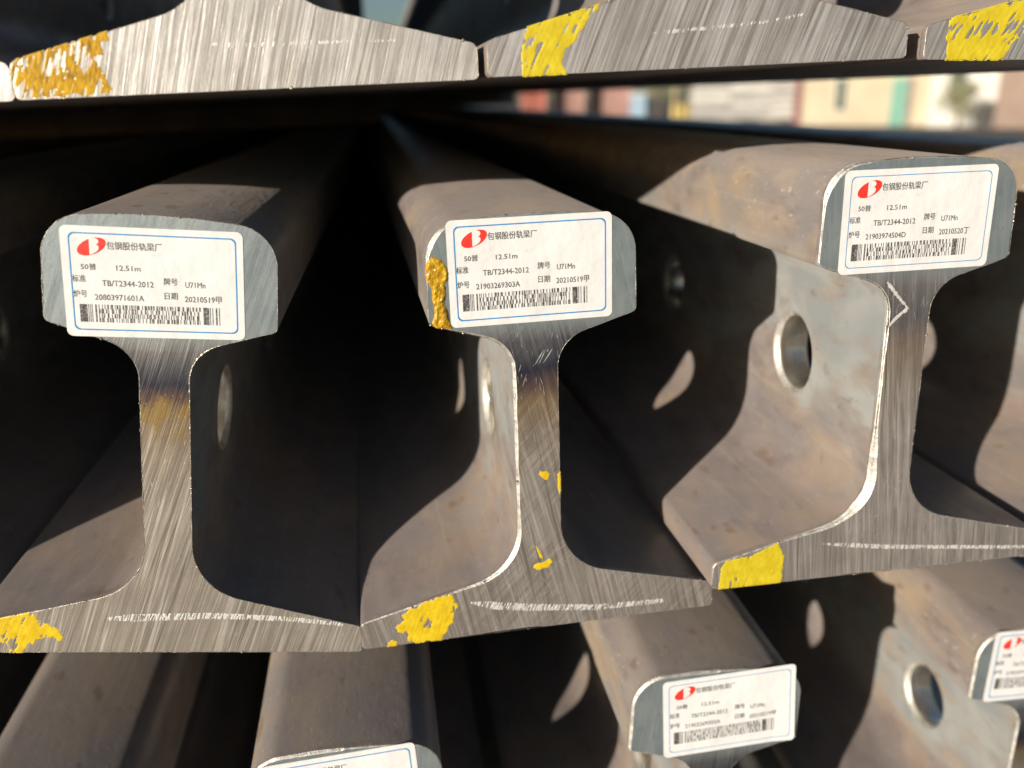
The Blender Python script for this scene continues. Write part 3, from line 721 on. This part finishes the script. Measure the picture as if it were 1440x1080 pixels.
boxobj('wall', [(-hw, hw, 0, 6, 0, 3.3)], M_WHITE, t); boxobj('roof', [(-hw-0.2, hw+0.2, -0.25, 6.2, 3.3, 3.5)], M_ROOF, t)
w2 = boxobj('window', [(-30*k, -10*k, -0.05, 0.02, 1.0, 2.4)], M_GREY, t); boxobj('pane', [(-28*k, -12*k, -0.07, -0.051, 1.08, 2.32)], M_DKG, w2)
t = place('brown_building', 1470, D-2, 'blurred dull brown wall at the right edge of the gap', 'building')
boxobj('wall', [(-48*k, 60*k, 0, 6, 0, 3.4)], M_BROWN, t); boxobj('roof', [(-49*k, 61*k, -0.2, 6.2, 3.4, 3.6)], M_ROOF, t)

# leafy shrub in front of the white wall, tree behind the yard
def leaf_crown(name, parent, n, rx, rz, cz, s, seed):
    rng = random.Random(seed); vs, fs = [], []
    lobes = [(rng.uniform(-.5, .5)*rx, rng.uniform(-.5, .5)*rx, cz+rng.uniform(-.5, .6)*rz, rng.uniform(.35, .6)) for _ in range(9)]
    for _ in range(n):
        lx, ly, lz, q = rng.choice(lobes); d = Vector((rng.gauss(0, 1), rng.gauss(0, 1), rng.gauss(0, 1))).normalized()*rng.uniform(.6, 1.05)*q
        c = Vector((lx+d.x*rx, ly+d.y*rx, lz+d.z*rz)); a = Vector((rng.gauss(0, 1), rng.gauss(0, 1), rng.gauss(0, 1))).normalized(); b = a.orthogonal().normalized()
        b0 = len(vs); vs += [tuple(c-a*s), tuple(c+b*s*.5), tuple(c+a*s), tuple(c-b*s*.5)]; fs.append((b0, b0+1, b0+2, b0+3))
    return link(name, mesh(name, vs, fs), parent, [M_LEAF])
def tree(px, dist, h, label, seed, name='yard_tree', cat='tree'):
    t = place(name, px, dist, label, cat)
    vs, fs = [], []; K = 8
    for j in range(6):
        z = h*0.6*j/5; r = 0.045*h*(1-0.7*j/5)
        vs += [(r*math.cos(2*math.pi*q/K)+0.03*h*math.sin(j), r*math.sin(2*math.pi*q/K), z) for q in range(K)]
    for j in range(5): fs += [(j*K+q, j*K+(q+1) % K, (j+1)*K+(q+1) % K, (j+1)*K+q) for q in range(K)]
    link('trunk', mesh('trunk', vs, fs, smooth=True), t, [M_BARK])
    leaf_crown('crown', t, 1600, 0.42*h, 0.36*h, 0.62*h, 0.035*h, seed)
tree(925, 62, 5.0, 'olive green tree far behind the yard, left of the yellow machine', 3)
tree(1020, 64, 4.6, 'olive green tree far behind the grey sheet piles', 4)
tree(1348, 40, 1.9, 'small pale bush in front of the white building', 5, 'bush', 'bush')

# three red containers at the left of the gap
def container(px, wpx, dist, label, mat, hgt):
    t = place('shipping_container', px, dist, label, 'container'); hw = wpx/2*PXM(dist)
    boxobj('frame', [(-hw, -hw+.12, 0, 2.4, 0.15, hgt), (hw-.12, hw, 0, 2.4, 0.15, hgt), (-hw+.12, hw-.12, 0, 2.4, hgt-.14, hgt), (-hw+.12, hw-.12, 0, 2.4, .15, .3)], mat, t)
    vs, fs = [], []; n = 18
    for i in range(n):
        x0 = -hw+.12+(2*hw-.24)*i/n; x1 = -hw+.12+(2*hw-.24)*(i+1)/n; d = 0.04 if i % 2 else 0.08
        box(vs, fs, x0, x1, d, 2.3, .3, hgt-.14)
    link('corrugated_wall', mesh('corrugated_wall', vs, fs), t, [mat])
    [boxobj('foot', [(g*(hw-.15)-.15, g*(hw-.15)+.15, 0, 2.4, 0, .15)], M_DARK, t) for g in (-1, 1)]
container(750, 32, 36, 'bright red container at the left end of the gap', M_REDC, 2.4)
container(800, 40, 37, 'hazy red container second from the left in the gap', M_ORC, 2.3)
container(859, 54, 38, 'hazy red container nearest the blue crate', M_ORC, 2.1)
t = place('blue_crate', 897, 34, 'small pale blue crate beside the hazy red container', 'crate')
q = PXM(34)
boxobj('side', [(-10*q, 10*q, 0, .6, 0.1, 1.35)], M_BLU, t); boxobj('lid', [(-11*q, 11*q, -.03, .63, 1.35, 1.42)], M_WHITE, t); [boxobj('skid', [(g*8*q-.06, g*8*q+.06, 0, .6, 0, .1)], M_WOOD, t) for g in (-1, 1)]
# yellow machine
t = place('forklift', 958, 33, 'small yellow machine in the middle of the gap', 'forklift'); q = PXM(33)
boxobj('body', [(-12*q, 12*q, 0, 1.4, .35, 1.05)], M_YLW, t, 0.05); boxobj('cab', [(-10*q, -8*q, .2, .3, 1.05, 1.75), (8*q, 10*q, .2, .3, 1.05, 1.75), (-11*q, 11*q, .1, 1.2, 1.75, 1.83)], M_YLW, t); [boxobj('mast', [(g*5*q-.02, g*5*q+.02, -.1, 0, .1, 1.9)], M_DARK, t) for g in (-1, 1)]
for sx in (-1, 1):
    vs, fs = [], []; K = 16
    for u in (0, 3*q):
        vs += [(sx*12.2*q+(u-3*q if sx < 0 else u), .35+.3*math.cos(2*math.pi*i/K), .3+.3*math.sin(2*math.pi*i/K)) for i in range(K)]
    fs = [(i, (i+1) % K, K+(i+1) % K, K+i) for i in range(K)]+[tuple(range(K)), tuple(range(K, 2*K))]
    link('wheel', mesh('wheel', vs, fs), t, [M_RUB])
# piles of pale sheets
for px, wpx, hh, sd, lb in ((1000, 50, 1.5, 1, 'low pile of pale grey sheets right of the yellow machine'), (1055, 54, 1.75, 2, 'taller pile of pale grey sheets in the middle of the gap'), (1112, 50, 1.95, 3, 'pile of pale grey sheets beside the cream building')):
    t = place('sheet_pile', px, 52, lb, 'pile'); q = PXM(52); hh *= 1.25; rng = random.Random(sd); z = .12
    [boxobj('skid', [(g*wpx*.35*q-.3, g*wpx*.35*q+.3, 0, 1.2, 0, .12)], M_WOOD, t) for g in (-1, 1)]
    while z < hh:
        d = rng.uniform(-.08, .08); boxobj('sheet', [(-wpx/2*q+d, wpx/2*q+d, rng.uniform(0, .1), 1.2, z, z+.12)], rng.choice((M_GREY, M_GREY, M_WHITE)), t); z += .14
